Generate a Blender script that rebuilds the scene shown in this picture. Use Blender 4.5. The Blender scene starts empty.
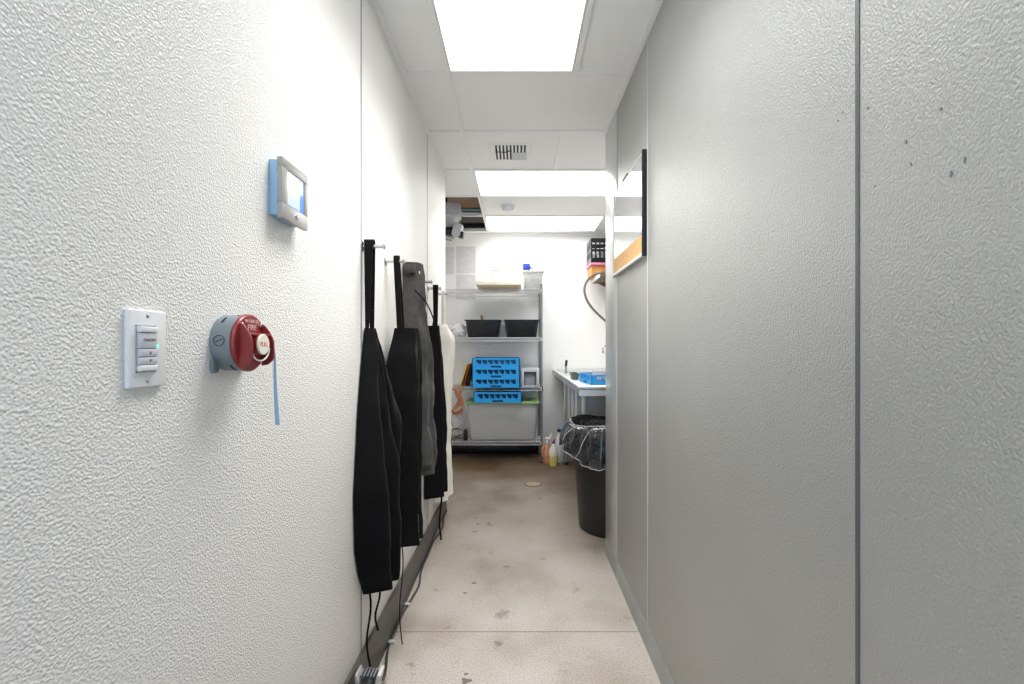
import bpy, bmesh, math, random
from mathutils import Vector, Matrix, noise as mnoise
PI = math.pi
random.seed(7)
scn = bpy.context.scene
COL = scn.collection
F, XV, YV, EYE = 465.0, 517.0, 346.0, 1.25     # focal length (px), vanishing point, eye height
XL, XR, ZC, YB = -0.551, 0.549, 2.55, 5.40     # hall walls, ceiling, back wall

def at(px, py, Y):
    return Vector(((px - XV) / F * Y, Y, EYE - (py - YV) / F * Y))

# ------------------------------------------------------------------ materials
def lin(c):
    return tuple(((v / 255) / 12.92 if v / 255 <= .04045 else ((v / 255 + .055) / 1.055) ** 2.4) for v in c)

def mat(name, rgb, rough=.5, metal=0., bump=0., bscale=60., var=0., vscale=8., coat=0., alpha=1., emit=0., spec=.5, trans=0., stretch=(1, 1, 1), btype='noise', coord='Object', bdist=.002, sheen=0.):
    m = bpy.data.materials.new(name); m.use_nodes = True
    nt = m.node_tree; N = nt.nodes; L = nt.links
    b = N['Principled BSDF']
    col = lin(rgb) + (1,)
    b.inputs['Base Color'].default_value = col
    b.inputs['Roughness'].default_value = rough
    b.inputs['Metallic'].default_value = metal
    b.inputs['Specular IOR Level'].default_value = spec
    b.inputs['Coat Weight'].default_value = coat
    b.inputs['Alpha'].default_value = alpha
    b.inputs['Sheen Weight'].default_value = sheen; b.inputs['Sheen Roughness'].default_value = .4
    b.inputs['Transmission Weight'].default_value = trans
    if emit:
        b.inputs['Emission Color'].default_value = col
        b.inputs['Emission Strength'].default_value = emit
    tc = N.new('ShaderNodeTexCoord'); mp = N.new('ShaderNodeMapping')
    mp.inputs['Scale'].default_value = stretch
    L.new(tc.outputs[coord], mp.inputs['Vector'])
    if var:
        n = N.new('ShaderNodeTexNoise'); n.inputs['Scale'].default_value = vscale; n.inputs['Detail'].default_value = 5
        L.new(mp.outputs[0], n.inputs['Vector'])
        r = N.new('ShaderNodeValToRGB')
        r.color_ramp.elements[0].position = .3; r.color_ramp.elements[1].position = .7
        r.color_ramp.elements[0].color = tuple(max(0, v * (1 - var)) for v in col[:3]) + (1,)
        r.color_ramp.elements[1].color = tuple(min(1, v * (1 + var)) for v in col[:3]) + (1,)
        L.new(n.outputs['Fac'], r.inputs[0]); L.new(r.outputs[0], b.inputs['Base Color'])
    if bump:
        if btype == 'voronoi':
            t = N.new('ShaderNodeTexVoronoi'); t.feature = 'SMOOTH_F1'; t.inputs['Scale'].default_value = bscale; o = t.outputs['Distance']
        elif btype == 'wave':
            t = N.new('ShaderNodeTexWave'); t.inputs['Scale'].default_value = bscale; t.inputs['Distortion'].default_value = 3; o = t.outputs['Fac']
        else:
            t = N.new('ShaderNodeTexNoise'); t.inputs['Scale'].default_value = bscale; t.inputs['Detail'].default_value = 3; o = t.outputs['Fac']
        L.new(mp.outputs[0], t.inputs['Vector'])
        bp = N.new('ShaderNodeBump'); bp.inputs['Strength'].default_value = bump; bp.inputs['Distance'].default_value = bdist
        L.new(o, bp.inputs['Height']); L.new(bp.outputs[0], b.inputs['Normal'])
    return m

M = {}
M['frp_white'] = mat('pebbled white wall panel', (229, 227, 222), .40, bump=.8, bscale=280, btype='voronoi', bdist=.0022, spec=.5)
M['stucco_metal'] = mat('embossed grey metal panel', (173, 174, 171), .42, metal=.4, bump=.75, bscale=270, bdist=.0022, stretch=(1, 1, .8), var=.05, vscale=2.2)
M['paint_white'] = mat('white painted wall', (240, 240, 238), .55, bump=.06, bscale=40)
M['seam_dark'] = mat('dark panel joint', (92, 95, 96), .4, metal=.3)
M['seam_mid'] = mat('mid grey panel joint', (128, 131, 134), .5)
M['seam_grey'] = mat('grey panel joint', (176, 178, 178), .4)
M['seam_white'] = mat('white panel joint', (196, 197, 196), .4)
M['tile'] = mat('ceiling tile', (240, 240, 238), .85, bump=.12, bscale=220)
M['grid'] = mat('white ceiling grid', (238, 238, 236), .45)
M['base_grey'] = mat('grey vinyl baseboard', (74, 70, 66), .45, var=.15, vscale=6)
M['cove_grey'] = mat('grey wall foot', (140, 140, 136), .45, metal=.3, var=.12, vscale=5)
M['diffuser'] = mat('glowing light lens', (252, 253, 255), .5, emit=2.2)
M['plywood'] = mat('plywood deck', (136, 110, 92), .8, var=.25, vscale=3, stretch=(1, 6, 1))
M['beam'] = mat('dark steel', (38, 36, 36), .5, metal=.4)
M['bluepipe'] = mat('blue grey pipe', (108, 130, 146), .4, metal=.5)
M['steel'] = mat('stainless steel', (222, 222, 220), .40, metal=.75, bump=.05, bscale=80, stretch=(1, 20, 1))
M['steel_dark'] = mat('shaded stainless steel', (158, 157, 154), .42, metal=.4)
M['chrome'] = mat('chrome', (196, 196, 196), .2, metal=.95)
M['wire'] = mat('chrome wire', (214, 214, 214), .3, metal=.7)
M['post'] = mat('grooved chrome post', (140, 141, 142), .35, metal=.7, bump=.5, bscale=24, btype='wave', stretch=(0, 0, 1))
M['black_cloth'] = mat('black twill', (6, 6, 7), .85, bump=.25, bscale=500, var=.25, vscale=12, spec=.16, sheen=.03)
M['charcoal_cloth'] = mat('charcoal cotton', (68, 66, 64), .9, bump=.5, bscale=90, bdist=.004, var=.18, vscale=30, spec=.2, sheen=.08)
M['white_cloth'] = mat('off white cotton', (224, 220, 208), .85, bump=.2, bscale=300, var=.05, vscale=8)
M['black_plastic'] = mat('black plastic', (22, 23, 24), .32, bump=.05, bscale=60)
M['tub_black'] = mat('black tub plastic', (16, 22, 28), .25, bump=.15, bscale=20)
M['can_black'] = mat('black bin plastic', (24, 24, 24), .45, bump=.08, bscale=120)
M['white_plastic'] = mat('white plastic', (222, 223, 224), .35)
M['button_grey'] = mat('pale grey button', (190, 193, 200), .35)
M['silver_plastic'] = mat('silver plastic', (170, 168, 164), .35, metal=.35)
M['daylit_plastic'] = mat('daylight tinted plastic', (150, 190, 220), .4)  # blue daylight tint painted into the thermostat box colour
M['screen'] = mat('lit blue screen', (92, 140, 205), .08, emit=.35, coat=.6)
M['screen_pane'] = mat('lit pale screen pane', (232, 238, 248), .1, emit=.75, coat=.6)
M['green_led'] = mat('green status lamp', (90, 235, 180), .3, emit=2.)
M['print_brown'] = mat('brown print', (110, 74, 66), .6)
M['print_red'] = mat('red print', (190, 70, 70), .6)
M['print_grey'] = mat('dark grey print', (70, 72, 76), .6)
M['box_grey'] = mat('grey cast junction box', (128, 138, 144), .42, metal=.35, bump=.05, bscale=90)
M['box_slot'] = mat('dark opening', (30, 32, 34), .7)
M['pull_red'] = mat('red enamel', (132, 37, 37), .38, bump=.08, bscale=110, coat=.2)
M['pull_print'] = mat('pale pink print', (232, 188, 180), .5)
M['cream'] = mat('cream plastic', (232, 224, 208), .4)
M['tag_daylit'] = mat('daylight tinted strap', (150, 184, 212), .45)  # white strap, the blue of the daylight painted into it
M['rack_blue'] = mat('bright blue plastic', (22, 150, 222), .4)
M['rack_shadow'] = mat('shaded blue plastic', (16, 70, 110), .6)  # darker copy of the rack blue, shade painted into the inner parts
M['bin_clear'] = mat('cloudy grey bin plastic', (204, 206, 206), .4, coat=.2)
M['lid_green'] = mat('pale green plastic lid', (154, 190, 126), .4)
M['bin_grey'] = mat('light grey plastic', (196, 198, 202), .45)
M['bin_mid'] = mat('mid grey plastic', (150, 152, 160), .5)
M['bin_slate'] = mat('slate grey plastic', (104, 106, 114), .5)
M['galv'] = mat('mottled grey plastic', (196, 197, 196), .4, var=.15, vscale=30)
M['board_cream'] = mat('cream cutting board', (240, 234, 216), .5)
M['board_tan'] = mat('tan tray underside', (205, 186, 150), .6)
M['blue_cap'] = mat('royal blue plastic', (52, 70, 176), .35)
M['navy_cap'] = mat('navy plastic', (30, 36, 84), .35)
M['yellow_board'] = mat('yellow cutting board', (214, 170, 40), .5)
M['green_board'] = mat('green cutting board', (80, 130, 66), .5)
M['red_board'] = mat('rust red cutting board', (170, 74, 36), .5)
M['copper'] = mat('orange rubber', (176, 116, 78), .45)
M['bag_clear'] = mat('crumpled clear film', (232, 232, 232), .2, alpha=.55, bump=.6, bscale=40, bdist=.01)
M['bag_grey'] = mat('grey rag', (150, 145, 140), .8, bump=.4, bscale=40)
M['orange_liquid'] = mat('orange cleaner', (214, 148, 118), .3, var=.05)
M['yellow_liquid'] = mat('yellow cleaner', (226, 208, 118), .25)
M['bottle_clear'] = mat('cloudy bottle plastic', (228, 224, 216), .3)
M['jug_beige'] = mat('beige jug plastic', (196, 186, 168), .4)
M['pink_plastic'] = mat('pink plastic', (206, 74, 108), .4)
M['pink_tray'] = mat('pink tray', (226, 132, 168), .4)
M['cardboard'] = mat('tan orange cardboard', (214, 150, 86), .75, var=.12, vscale=12)
M['wood_brown'] = mat('brown board', (112, 92, 78), .6, var=.15, vscale=10)
M['hose'] = mat('grey brown hose', (120, 112, 102), .4, metal=.3, bump=.6, bscale=60, btype='wave', bdist=.004)
M['liner'] = mat('clear grey plastic liner', (36, 39, 43), .12, alpha=.84, bump=1., bscale=7, bdist=.05, coat=.9)
M['liner_edge_highlight'] = mat('pale liner edge and highlight', (206, 208, 210), .2, alpha=.75)  # pale copy of the liner plastic, highlights put into its colour
M['board_white'] = mat('glossy whiteboard', (196, 198, 198), .05, metal=.35, coat=.6)
M['board_cork'] = mat('cork strip', (216, 172, 116), .8, bump=.4, bscale=160, var=.1, vscale=90)
M['frame_black'] = mat('black frame', (22, 22, 23), .35)
M['frame_alu'] = mat('pale aluminium frame', (222, 222, 220), .4, metal=.2)
M['marker_red'] = mat('dark red pen', (120, 40, 40), .4)
M['terracotta'] = mat('terracotta glaze', (200, 150, 110), .4)
M['leaf_green'] = mat('dark green plastic', (70, 92, 80), .45)
M['china'] = mat('white china', (226, 228, 228), .2)
M['cable_black'] = mat('dark grey cable', (40, 38, 36), .5)
M['cable_clip'] = mat('clear cable clip', (200, 198, 192), .25, alpha=.7)
M['drain'] = mat('worn drain cover', (118, 106, 92), .5, metal=.4, var=.2, vscale=40)

def paper_mat():
    m = mat('printed notice paper', (222, 220, 220), .35, coat=.3)
    nt = m.node_tree; N = nt.nodes; L = nt.links; b = N['Principled BSDF']
    tc = N.new('ShaderNodeTexCoord'); br = N.new('ShaderNodeTexBrick')
    br.inputs['Color1'].default_value = lin((222, 220, 220)) + (1,); br.inputs['Color2'].default_value = lin((212, 209, 211)) + (1,)
    br.inputs['Mortar'].default_value = lin((198, 195, 197)) + (1,)
    br.inputs['Scale'].default_value = 1.; br.inputs['Mortar Size'].default_value = .0016
    br.inputs['Brick Width'].default_value = .06; br.inputs['Row Height'].default_value = .021
    sp = N.new('ShaderNodeSeparateXYZ'); cb = N.new('ShaderNodeCombineXYZ')
    L.new(tc.outputs['Object'], sp.inputs[0]); L.new(sp.outputs['X'], cb.inputs['X']); L.new(sp.outputs['Z'], cb.inputs['Y'])
    L.new(cb.outputs[0], br.inputs['Vector']); L.new(br.outputs['Color'], b.inputs['Base Color'])
    return m
M['paper'] = paper_mat()

def floor_mat():
    m = mat('stained sealed concrete', (168, 157, 146), .5)
    nt = m.node_tree; N = nt.nodes; L = nt.links; b = N['Principled BSDF']
    tc = N.new('ShaderNodeTexCoord')
    def nz(scale, detail=5):
        n = N.new('ShaderNodeTexNoise'); n.inputs['Scale'].default_value = scale; n.inputs['Detail'].default_value = detail
        L.new(tc.outputs['Object'], n.inputs['Vector']); return n
    def ramp(src, stops):
        r = N.new('ShaderNodeValToRGB')
        while len(r.color_ramp.elements) < len(stops): r.color_ramp.elements.new(.5)
        for e, (p, c) in zip(r.color_ramp.elements, stops): e.position = p; e.color = lin(c) + (1,)
        L.new(src, r.inputs[0]); return r
    def mix(kind, fac, a, c):
        x = N.new('ShaderNodeMix'); x.data_type = 'RGBA'; x.blend_type = kind
        if isinstance(fac, float): x.inputs['Factor'].default_value = fac
        else: L.new(fac, x.inputs['Factor'])
        L.new(a, x.inputs['A']); L.new(c, x.inputs['B']); return x.outputs['Result']
    base = ramp(nz(2.2).outputs['Fac'], [(.3, (138, 127, 115)), (.5, (160, 152, 143)), (.72, (170, 164, 158))])
    speck = ramp(nz(170, 2).outputs['Fac'], [(.32, (120, 118, 116)), (.5, (232, 232, 232)), (.7, (255, 255, 255))])
    fleck = ramp(nz(70, 3).outputs['Fac'], [(.63, (0, 0, 0)), (.72, (70, 66, 60))])
    c = mix('MULTIPLY', .55, base.outputs[0], speck.outputs[0])
    c = mix('ADD', .45, c, fleck.outputs[0])
    # worn brown patch towards the back room: a real stain in the concrete
    sp = N.new('ShaderNodeSeparateXYZ'); L.new(tc.outputs['Object'], sp.inputs[0])
    mr = N.new('ShaderNodeMapRange'); mr.inputs['From Min'].default_value = 2.2; mr.inputs['From Max'].default_value = 4.9; mr.inputs['To Max'].default_value = 1.7
    L.new(sp.outputs['Y'], mr.inputs['Value'])
    mm = N.new('ShaderNodeMath'); mm.operation = 'MULTIPLY'; mm.use_clamp = True; L.new(mr.outputs[0], mm.inputs[0]); L.new(nz(1.4).outputs['Fac'], mm.inputs[1])
    br = N.new('ShaderNodeRGB'); br.outputs[0].default_value = lin((158, 132, 96)) + (1,)
    c = mix('MULTIPLY', mm.outputs[0], c, br.outputs[0])
    dirt = ramp(nz(9, 6).outputs['Fac'], [(.26, (110, 96, 80)), (.36, (255, 255, 255))])
    c = mix('MULTIPLY', .6, c, dirt.outputs[0])
    L.new(c, b.inputs['Base Color'])
    r2 = N.new('ShaderNodeMapRange'); r2.inputs['To Min'].default_value = .38; r2.inputs['To Max'].default_value = .7
    L.new(nz(3).outputs['Fac'], r2.inputs['Value']); L.new(r2.outputs[0], b.inputs['Roughness'])
    bp = N.new('ShaderNodeBump'); bp.inputs['Strength'].default_value = .3; bp.inputs['Distance'].default_value = .002
    L.new(nz(110, 2).outputs['Fac'], bp.inputs['Height']); L.new(bp.outputs[0], b.inputs['Normal'])
    return m
M['floor'] = floor_mat()

# ------------------------------------------------------------------ mesh building
ORIGIN = {}
class MB:
    def __init__(s): s.bm = bmesh.new()
    def box(s, a, b, bev=0., rot=None, piv=None, seg=2):
        a, b = Vector(a), Vector(b); c = (a + b) / 2; d = b - a
        t = bmesh.new(); bmesh.ops.create_cube(t, size=1)
        for v in t.verts: v.co = Vector((v.co.x * d.x, v.co.y * d.y, v.co.z * d.z))
        if bev: bmesh.ops.bevel(t, geom=t.edges[:], offset=bev, segments=seg, affect='EDGES', profile=.5)
        for v in t.verts:
            v.co += c
            if rot is not None:
                p = Vector(piv) if piv is not None else c
                v.co = rot @ (v.co - p) + p
        s.add(t); return s
    def add(s, t):
        me = bpy.data.meshes.new('tmp'); t.to_mesh(me); t.free(); s.bm.from_mesh(me); bpy.data.meshes.remove(me)
    def prism(s, pts, off):
        """pts: planar loop of 3D points, off: extrusion vector"""
        off = Vector(off); n = len(pts)
        A = [s.bm.verts.new(Vector(p)) for p in pts]; B = [s.bm.verts.new(Vector(p) + off) for p in pts]
        s.bm.faces.new(A); s.bm.faces.new(B[::-1])
        for i in range(n): s.bm.faces.new((A[i], B[i], B[(i + 1) % n], A[(i + 1) % n]))
        return s
    def tube(s, pts, r, n=10, caps=True, closed=False):
        pts = [Vector(p) for p in pts]; R = r if isinstance(r, (list, tuple)) else [r] * len(pts)
        rings = []; up = None; k = len(pts)
        for i, p in enumerate(pts):
            if closed: t = pts[(i + 1) % k] - pts[i - 1]
            else: t = pts[min(i + 1, k - 1)] - pts[max(i - 1, 0)]
            t.normalize()
            if up is None: up = Vector((0, 0, 1)) if abs(t.z) < .9 else Vector((1, 0, 0))
            u = (up - t * up.dot(t))
            if u.length < 1e-5: u = t.orthogonal()
            u.normalize(); w = t.cross(u); up = u
            rings.append([s.bm.verts.new(p + (u * math.cos(2 * PI * j / n) + w * math.sin(2 * PI * j / n)) * R[i]) for j in range(n)])
        for i in range(k if closed else k - 1):
            a, b = rings[i], rings[(i + 1) % k]
            for j in range(n): s.bm.faces.new((a[j], a[(j + 1) % n], b[(j + 1) % n], b[j]))
        if caps and not closed: s.bm.faces.new(rings[0][::-1]); s.bm.faces.new(rings[-1])
        return s
    def lathe(s, prof, c, ax=(0, 0, 1), n=32, caps=True, sx=1., sy=1.):
        """prof: (radius, height) list along axis ax from c"""
        ax = Vector(ax).normalized(); c = Vector(c)
        u = Vector((0, 1, 0)) if abs(ax.y) < .9 else Vector((1, 0, 0)); w = ax.cross(u)
        rings = []
        for r, h in prof:
            rings.append([s.bm.verts.new(c + ax * h + (u * math.cos(2 * PI * j / n) * sx + w * math.sin(2 * PI * j / n) * sy) * max(r, 1e-5)) for j in range(n)])
        for a, b in zip(rings, rings[1:]):
            for j in range(n): s.bm.faces.new((a[j], a[(j + 1) % n], b[(j + 1) % n], b[j]))
        if caps: s.bm.faces.new(rings[0][::-1]); s.bm.faces.new(rings[-1])
        return s
    def loft(s, loops, caps=True):
        R = [[s.bm.verts.new(Vector(p)) for p in lp] for lp in loops]; n = len(R[0])
        for a, b in zip(R, R[1:]):
            for j in range(n): s.bm.faces.new((a[j], a[(j + 1) % n], b[(j + 1) % n], b[j]))
        if caps: s.bm.faces.new(R[0][::-1]); s.bm.faces.new(R[-1])
        return s
    def ribbon(s, pts, wdir, w, th=.0015):
        """flat strap along pts: width along wdir, thickness across"""
        pts = [Vector(p) for p in pts]; wd = Vector(wdir).normalized(); W = w if isinstance(w, (list, tuple)) else [w] * len(pts)
        loops = []
        for i, p in enumerate(pts):
            t = (pts[min(i + 1, len(pts) - 1)] - pts[max(i - 1, 0)]).normalized()
            nrm = t.cross(wd).normalized()
            loops.append([p + wd * W[i] / 2 + nrm * th, p - wd * W[i] / 2 + nrm * th, p - wd * W[i] / 2 - nrm * th, p + wd * W[i] / 2 - nrm * th])
        return s.loft(loops)
    def build(s, name, m, parent=None, smooth=True, loc=None, angle=40):
        bm = s.bm
        bmesh.ops.recalc_face_normals(bm, faces=bm.faces[:])
        if parent is not None: o0 = ORIGIN[parent.name]
        elif loc is not None: o0 = Vector(loc)
        else:
            xs = [v.co for v in bm.verts]
            o0 = Vector(((min(v.x for v in xs) + max(v.x for v in xs)) / 2, (min(v.y for v in xs) + max(v.y for v in xs)) / 2, min(v.z for v in xs)))
        for v in bm.verts: v.co -= o0
        if smooth:
            for f in bm.faces: f.smooth = True
            for e in bm.edges:
                if len(e.link_faces) == 2 and e.calc_face_angle(0) > math.radians(angle): e.smooth = False
        me = bpy.data.meshes.new(name); bm.to_mesh(me); bm.free()
        me.materials.append(m if not isinstance(m, str) else M[m])
        o = bpy.data.objects.new(name, me); COL.objects.link(o)
        if parent is not None: o.parent = parent
        else: o.location = o0
        ORIGIN[o.name] = o0
        return o

def tag(o, label, cat, group=None):
    o['label'] = label; o['category'] = cat
    if group: o['group'] = group
    return o

def thing(name, label, cat, loc, group=None):
    o = bpy.data.objects.new(name, None); COL.objects.link(o); o.location = Vector(loc); o.empty_display_size = .05
    ORIGIN[o.name] = Vector(loc)
    return tag(o, label, cat, group)

def struct(o):
    o['kind'] = 'structure'; return o

def box(name, a, b, m, parent=None, bev=0., **k):
    return MB().box(a, b, bev, **k).build(name, m, parent)

def text(name, s, size, loc, m, parent, xdir=(0, 1, 0), ydir=(0, 0, 1), depth=.0003):
    c = bpy.data.curves.new('tmp_text', 'FONT'); c.body = s; c.size = size; c.align_x = 'CENTER'; c.align_y = 'CENTER'; c.extrude = depth
    t = bpy.data.objects.new('tmp_text', c); COL.objects.link(t)
    bpy.context.view_layer.update()
    me = bpy.data.meshes.new_from_object(t.evaluated_get(bpy.context.evaluated_depsgraph_get()))
    bpy.data.objects.remove(t); bpy.data.curves.remove(c)
    x, y = Vector(xdir), Vector(ydir); z = x.cross(y)
    mx = Matrix((x, y, z)).transposed()
    o0 = ORIGIN[parent.name]
    for v in me.vertices: v.co = mx @ v.co + Vector(loc) - o0
    me.materials.clear(); me.materials.append(M[m]); me.name = name
    o = bpy.data.objects.new(name, me); COL.objects.link(o); o.parent = parent; ORIGIN[o.name] = o0
    return o

def spline(pts, n=8):
    P = [Vector(p) for p in pts]; P = [P[0] * 2 - P[1]] + P + [P[-1] * 2 - P[-2]]; out = []
    for i in range(1, len(P) - 2):
        for k in range(n):
            t = k / n; a, b, c, d = P[i - 1:i + 3]
            out.append(.5 * ((2 * b) + (c - a) * t + (2 * a - 5 * b + 4 * c - d) * t * t + (3 * b - a - 3 * c + d) * t ** 3))
    out.append(P[-2]); return out

# ------------------------------------------------------------------ the setting
YL, YR = 3.575, 2.865          # where the left and right hall walls end
XBL, XBR = -1.10, 1.27         # side walls of the back room
ZT = 3.0                       # walls run up behind the ceiling
YF = -1.5                      # hall end behind the camera
def sbox(name, a, b, m, **k): return struct(MB().box(a, b, **k).build(name, m, None, loc=(0, 0, 0)))
sbox('floor', (-1.3, YF - .6, -.1), (1.5, YB + .15, 0), 'floor')
sbox('wall_left', (XL - .12, YF, 0), (XL, YL, ZT), 'frp_white', bev=.004)
sbox('wall_right', (XR, YF, 0), (XR + .12, YR, ZT), 'stucco_metal', bev=.006)
sbox('wall_back', (-1.25, YB, 0), (1.42, YB + .12, ZT), 'paint_white')
sbox('wall_back_room_left', (XBL - .12, YL - .12, 0), (XBL, YB, ZT), 'paint_white')
sbox('wall_back_room_right', (XBR, YR - .12, 0), (XBR + .12, YB, ZT), 'paint_white')
sbox('wall_return_left', (XBL, YL - .12, 0), (XL - .12, YL, ZT), 'paint_white')
sbox('wall_return_right', (XR + .12, YR - .12, 0), (XBR, YR, ZT), 'stucco_metal')
# hall end behind the camera: a wall with a doorway open to daylight
w = MB(); w.box((XL, YF - .12, 0), (-.40, YF, ZT)); w.box((.46, YF - .12, 0), (XR, YF, ZT)); w.box((-.40, YF - .12, 2.06), (.46, YF, ZT))
struct(w.build('wall_front', M['paint_white'], None, loc=(0, 0, 0)))
# panel joints
def joint(name, x0, x1, y, hw, m): return sbox(name, (x0, y - hw, .0), (x1, y + hw, ZC), m, bev=.0008)
joint('trim_1', XL, XL + .0022, 1.642, .0032, 'seam_mid')
joint('trim_2', XL, XL + .0022, 2.852, .006, 'seam_grey')
joint('trim_3', XR - .0015, XR, .749, .0045, 'seam_dark')
joint('trim_4', XR - .0025, XR, 1.949, .005, 'seam_white')
sbox('trim_5', (XR - .003, 2.545, .0), (XR + .001, YR + .002, ZC), 'cove_grey', bev=.001).data.materials[0] = mat('smooth pale metal end cap', (200, 202, 200), .3, metal=.55, bump=.05, bscale=30, stretch=(20, 20, .3))
# baseboards, and a black strip low on the back wall
b = MB(); b.prism([(XL, 1.2, 0), (XL, 3.56, 0), (XL, 3.56, .115), (XL, 1.2, .185)], (.012, 0, 0)); struct(b.build('baseboard_left', M['base_grey'], None, loc=(0, 0, 0)))
b = MB(); b.prism([(XR, 0, 0), (XR - .016, 0, 0), (XR - .012, 0, .012), (XR - .004, 0, .07), (XR, 0, .075)], (0, YR, 0)); struct(b.build('baseboard_right', M['cove_grey'], None, loc=(0, 0, 0)))
b = MB(); b.box((XBL, YB - .012, 0), (.25, YB, .118), .003); struct(b.build('dark_strip_back', M['black_plastic'], None, loc=(0, 0, 0)))  # black strip at the foot of the back wall, behind the shelving only
# slab joint in the floor
sbox('floor_joint', (XL, 2.032, -.002), (XR, 2.037, .0007), mat('dark slab joint', (120, 110, 102), .8))

# ceiling grid: rows every 0.61 m
rows = [2.217 + .61 * k for k in range(-6, 6)]
xb = [-.942, -.332, .278, .888]
tb = .0115
cx0, cx1 = -1.3, 1.5
holes = []      # (x0,x1,y0,y1) openings in the tiles
L1 = (-.332, .278, rows[4], rows[6]); L2 = (-.332, .888, rows[8], rows[9]); L3 = (-.332, .888, rows[10], rows[11])
H1 = (-.942, -.332, rows[9], rows[10]); H2 = (-.942, -.332, rows[10], rows[11])
L4 = (-.332, .278, rows[0], rows[2])
holes = [L1, L2, L3, H1, H2, L4]
xs = sorted({cx0, cx1, -.942, -.332, .278, .888}); ys = sorted({YF - .6, YB + .1, *rows})
c = MB()
for x0, x1 in zip(xs, xs[1:]):
    for y0, y1 in zip(ys, ys[1:]):
        mx, my = (x0 + x1) / 2, (y0 + y1) / 2
        if any(h[0] < mx < h[1] and h[2] < my < h[3] for h in holes): continue
        c.box((x0, y0, ZC + .006), (x1, y1, ZC + .021))
struct(c.build('ceiling', M['tile'], None, loc=(0, 0, 0)))
g = MB()
def inlight(x, y): return any(h[0] + .02 < x < h[1] - .02 and h[2] + .02 < y < h[3] - .02 for h in (L1, L2, L3, L4))
for y in rows:
    for x0, x1 in zip(xs, xs[1:]):
        if inlight((x0 + x1) / 2, y): continue
        g.box((x0, y - tb, ZC - .002), (x1, y + tb, ZC + .0055)); g.box((x0, y - .002, ZC + .003), (x1, y + .002, ZC + .035))
wide = lambda x, y: (x == .278 and (rows[6] < y < rows[7]))
for x in xb:
    for y0, y1 in zip(ys, ys[1:]):
        my = (y0 + y1) / 2
        if inlight(x, my) or wide(x, my): continue
        if x == -.942 and my < YL: continue
        if x == .888 and my < YR: continue
        if x == .278 and rows[8] < my < rows[11]: continue
        g.box((x - tb, y0, ZC - .0025), (x + tb, y1, ZC + .0052)); g.box((x - .002, y0, ZC + .003), (x + .002, y1, ZC + .035))
# wall angles
g.box((XL, YF, ZC - .0036), (XL + .022, YL, ZC + .004)); g.box((XR - .022, YF, ZC - .0036), (XR, YR, ZC + .004))
g.box((XBL, YB - .03, ZC - .012), (XBR, YB, ZC + .004)); g.box((XBL, YL, ZC - .002), (XL, YL + .022, ZC + .004))
struct(g.build('ceiling_grid', M['grid'], None, loc=(0, 0, 0)))
sbox('ceiling_deck', (-1.4, YF - .6, ZT - .02), (1.6, YB + .2, ZT + .06), 'plywood')

# ------------------------------------------------------------------ ceiling lights
def panel_light(r, label, watt=36., spread=102.):
    x0, x1, y0, y1 = r
    t = thing('ceiling_light', label, 'light', ((x0 + x1) / 2, (y0 + y1) / 2, ZC), 'recessed light panels')
    x0 += .0125; x1 -= .0125; y0 += .0125; y1 -= .0125; e = .008
    f = MB()
    for a, b in (((x0, y0), (x1, y0 + e)), ((x0, y1 - e), (x1, y1)), ((x0, y0 + e), (x0 + e, y1 - e)), ((x1 - e, y0 + e), (x1, y1 - e))):
        f.box((a[0], a[1], ZC - .002), (b[0], b[1], ZC + .012), bev=.0015)
    f.build('frame', M['grid'], t)
    box('diffuser', (x0 + e, y0 + e, ZC + .001), (x1 - e, y1 - e, ZC + .006), M['diffuser'], t)
    al = bpy.data.lights.new('panel_glow', 'AREA'); al.shape = 'RECTANGLE'; al.size = x1 - x0 - 2 * e; al.size_y = y1 - y0 - 2 * e
    al.energy = watt * al.size * al.size_y; al.spread = math.radians(spread); al.color = (1., .99, .972)
    ao = bpy.data.objects.new('panel_glow', al); COL.objects.link(ao); ao.parent = t; ao.location = (0, 0, -.004)
    box('housing', (x0, y0, ZC + .0125), (x1, y1, ZC + .09), M['white_plastic'], t, bev=.01)
panel_light(L1, 'large bright ceiling light panel directly over the near hallway')
panel_light(L2, 'glowing light panel between the vent tile and the smoke detector tile', 31., 150.)
panel_light(L3, 'glowing light panel closest to the far wall with the shelving', 18., 160.)
panel_light(L4, 'unseen fill light panel in the ceiling over the doorway end of the hallway', 19., 140.)  # unseen panel behind the camera, its power set to brighten near walls

# vent
t = thing('ceiling_vent', 'white louvred air vent set in a ceiling tile', 'vent', (-.04, 3.15, ZC))
vx0, vx1, vy0, vy1 = -.185, .10, 2.985, 3.285
f = MB(); f.loft([[(vx0 + i, vy0 + i, z), (vx1 - i, vy0 + i, z), (vx1 - i, vy1 - i, z), (vx0 + i, vy1 - i, z)] for i, z in ((.0, ZC + .0058), (.004, ZC + .002), (.028, ZC + .0005), (.032, ZC + .004), (.032, ZC + .0062))], caps=False)
f.build('frame', M['tile'], t)
box('duct_opening', (vx0 + .02, vy0 + .02, ZC + .0045), (vx1 - .02, vy1 - .02, ZC + .0058), M['box_slot'], t)
n = 10
for i in range(n):
    x = vx0 + .036 + (vx1 - vx0 - .072) * i / (n - 1)
    ang = math.radians(26 if i < 5 else -26)
    MB().box((x - .006, vy0 + .034, ZC + .001), (x + .006, vy1 - .036, ZC + .003)).build('slat', M['grid'], t)
MB().box((vx0 + .15, vy0 + .14, ZC - .0015), (vx1 - .035, vy1 - .04, ZC + .0005)).build('damper_plate', M['bin_grey'], t)
MB().tube([(vx0 + .04, vy0 + .125, ZC - .002), (vx0 + .11, vy0 + .13, ZC - .002), (vx0 + .15, vy0 + .1, ZC - .002)], .003, 6).build('damper_lever', M['box_slot'], t)

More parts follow.
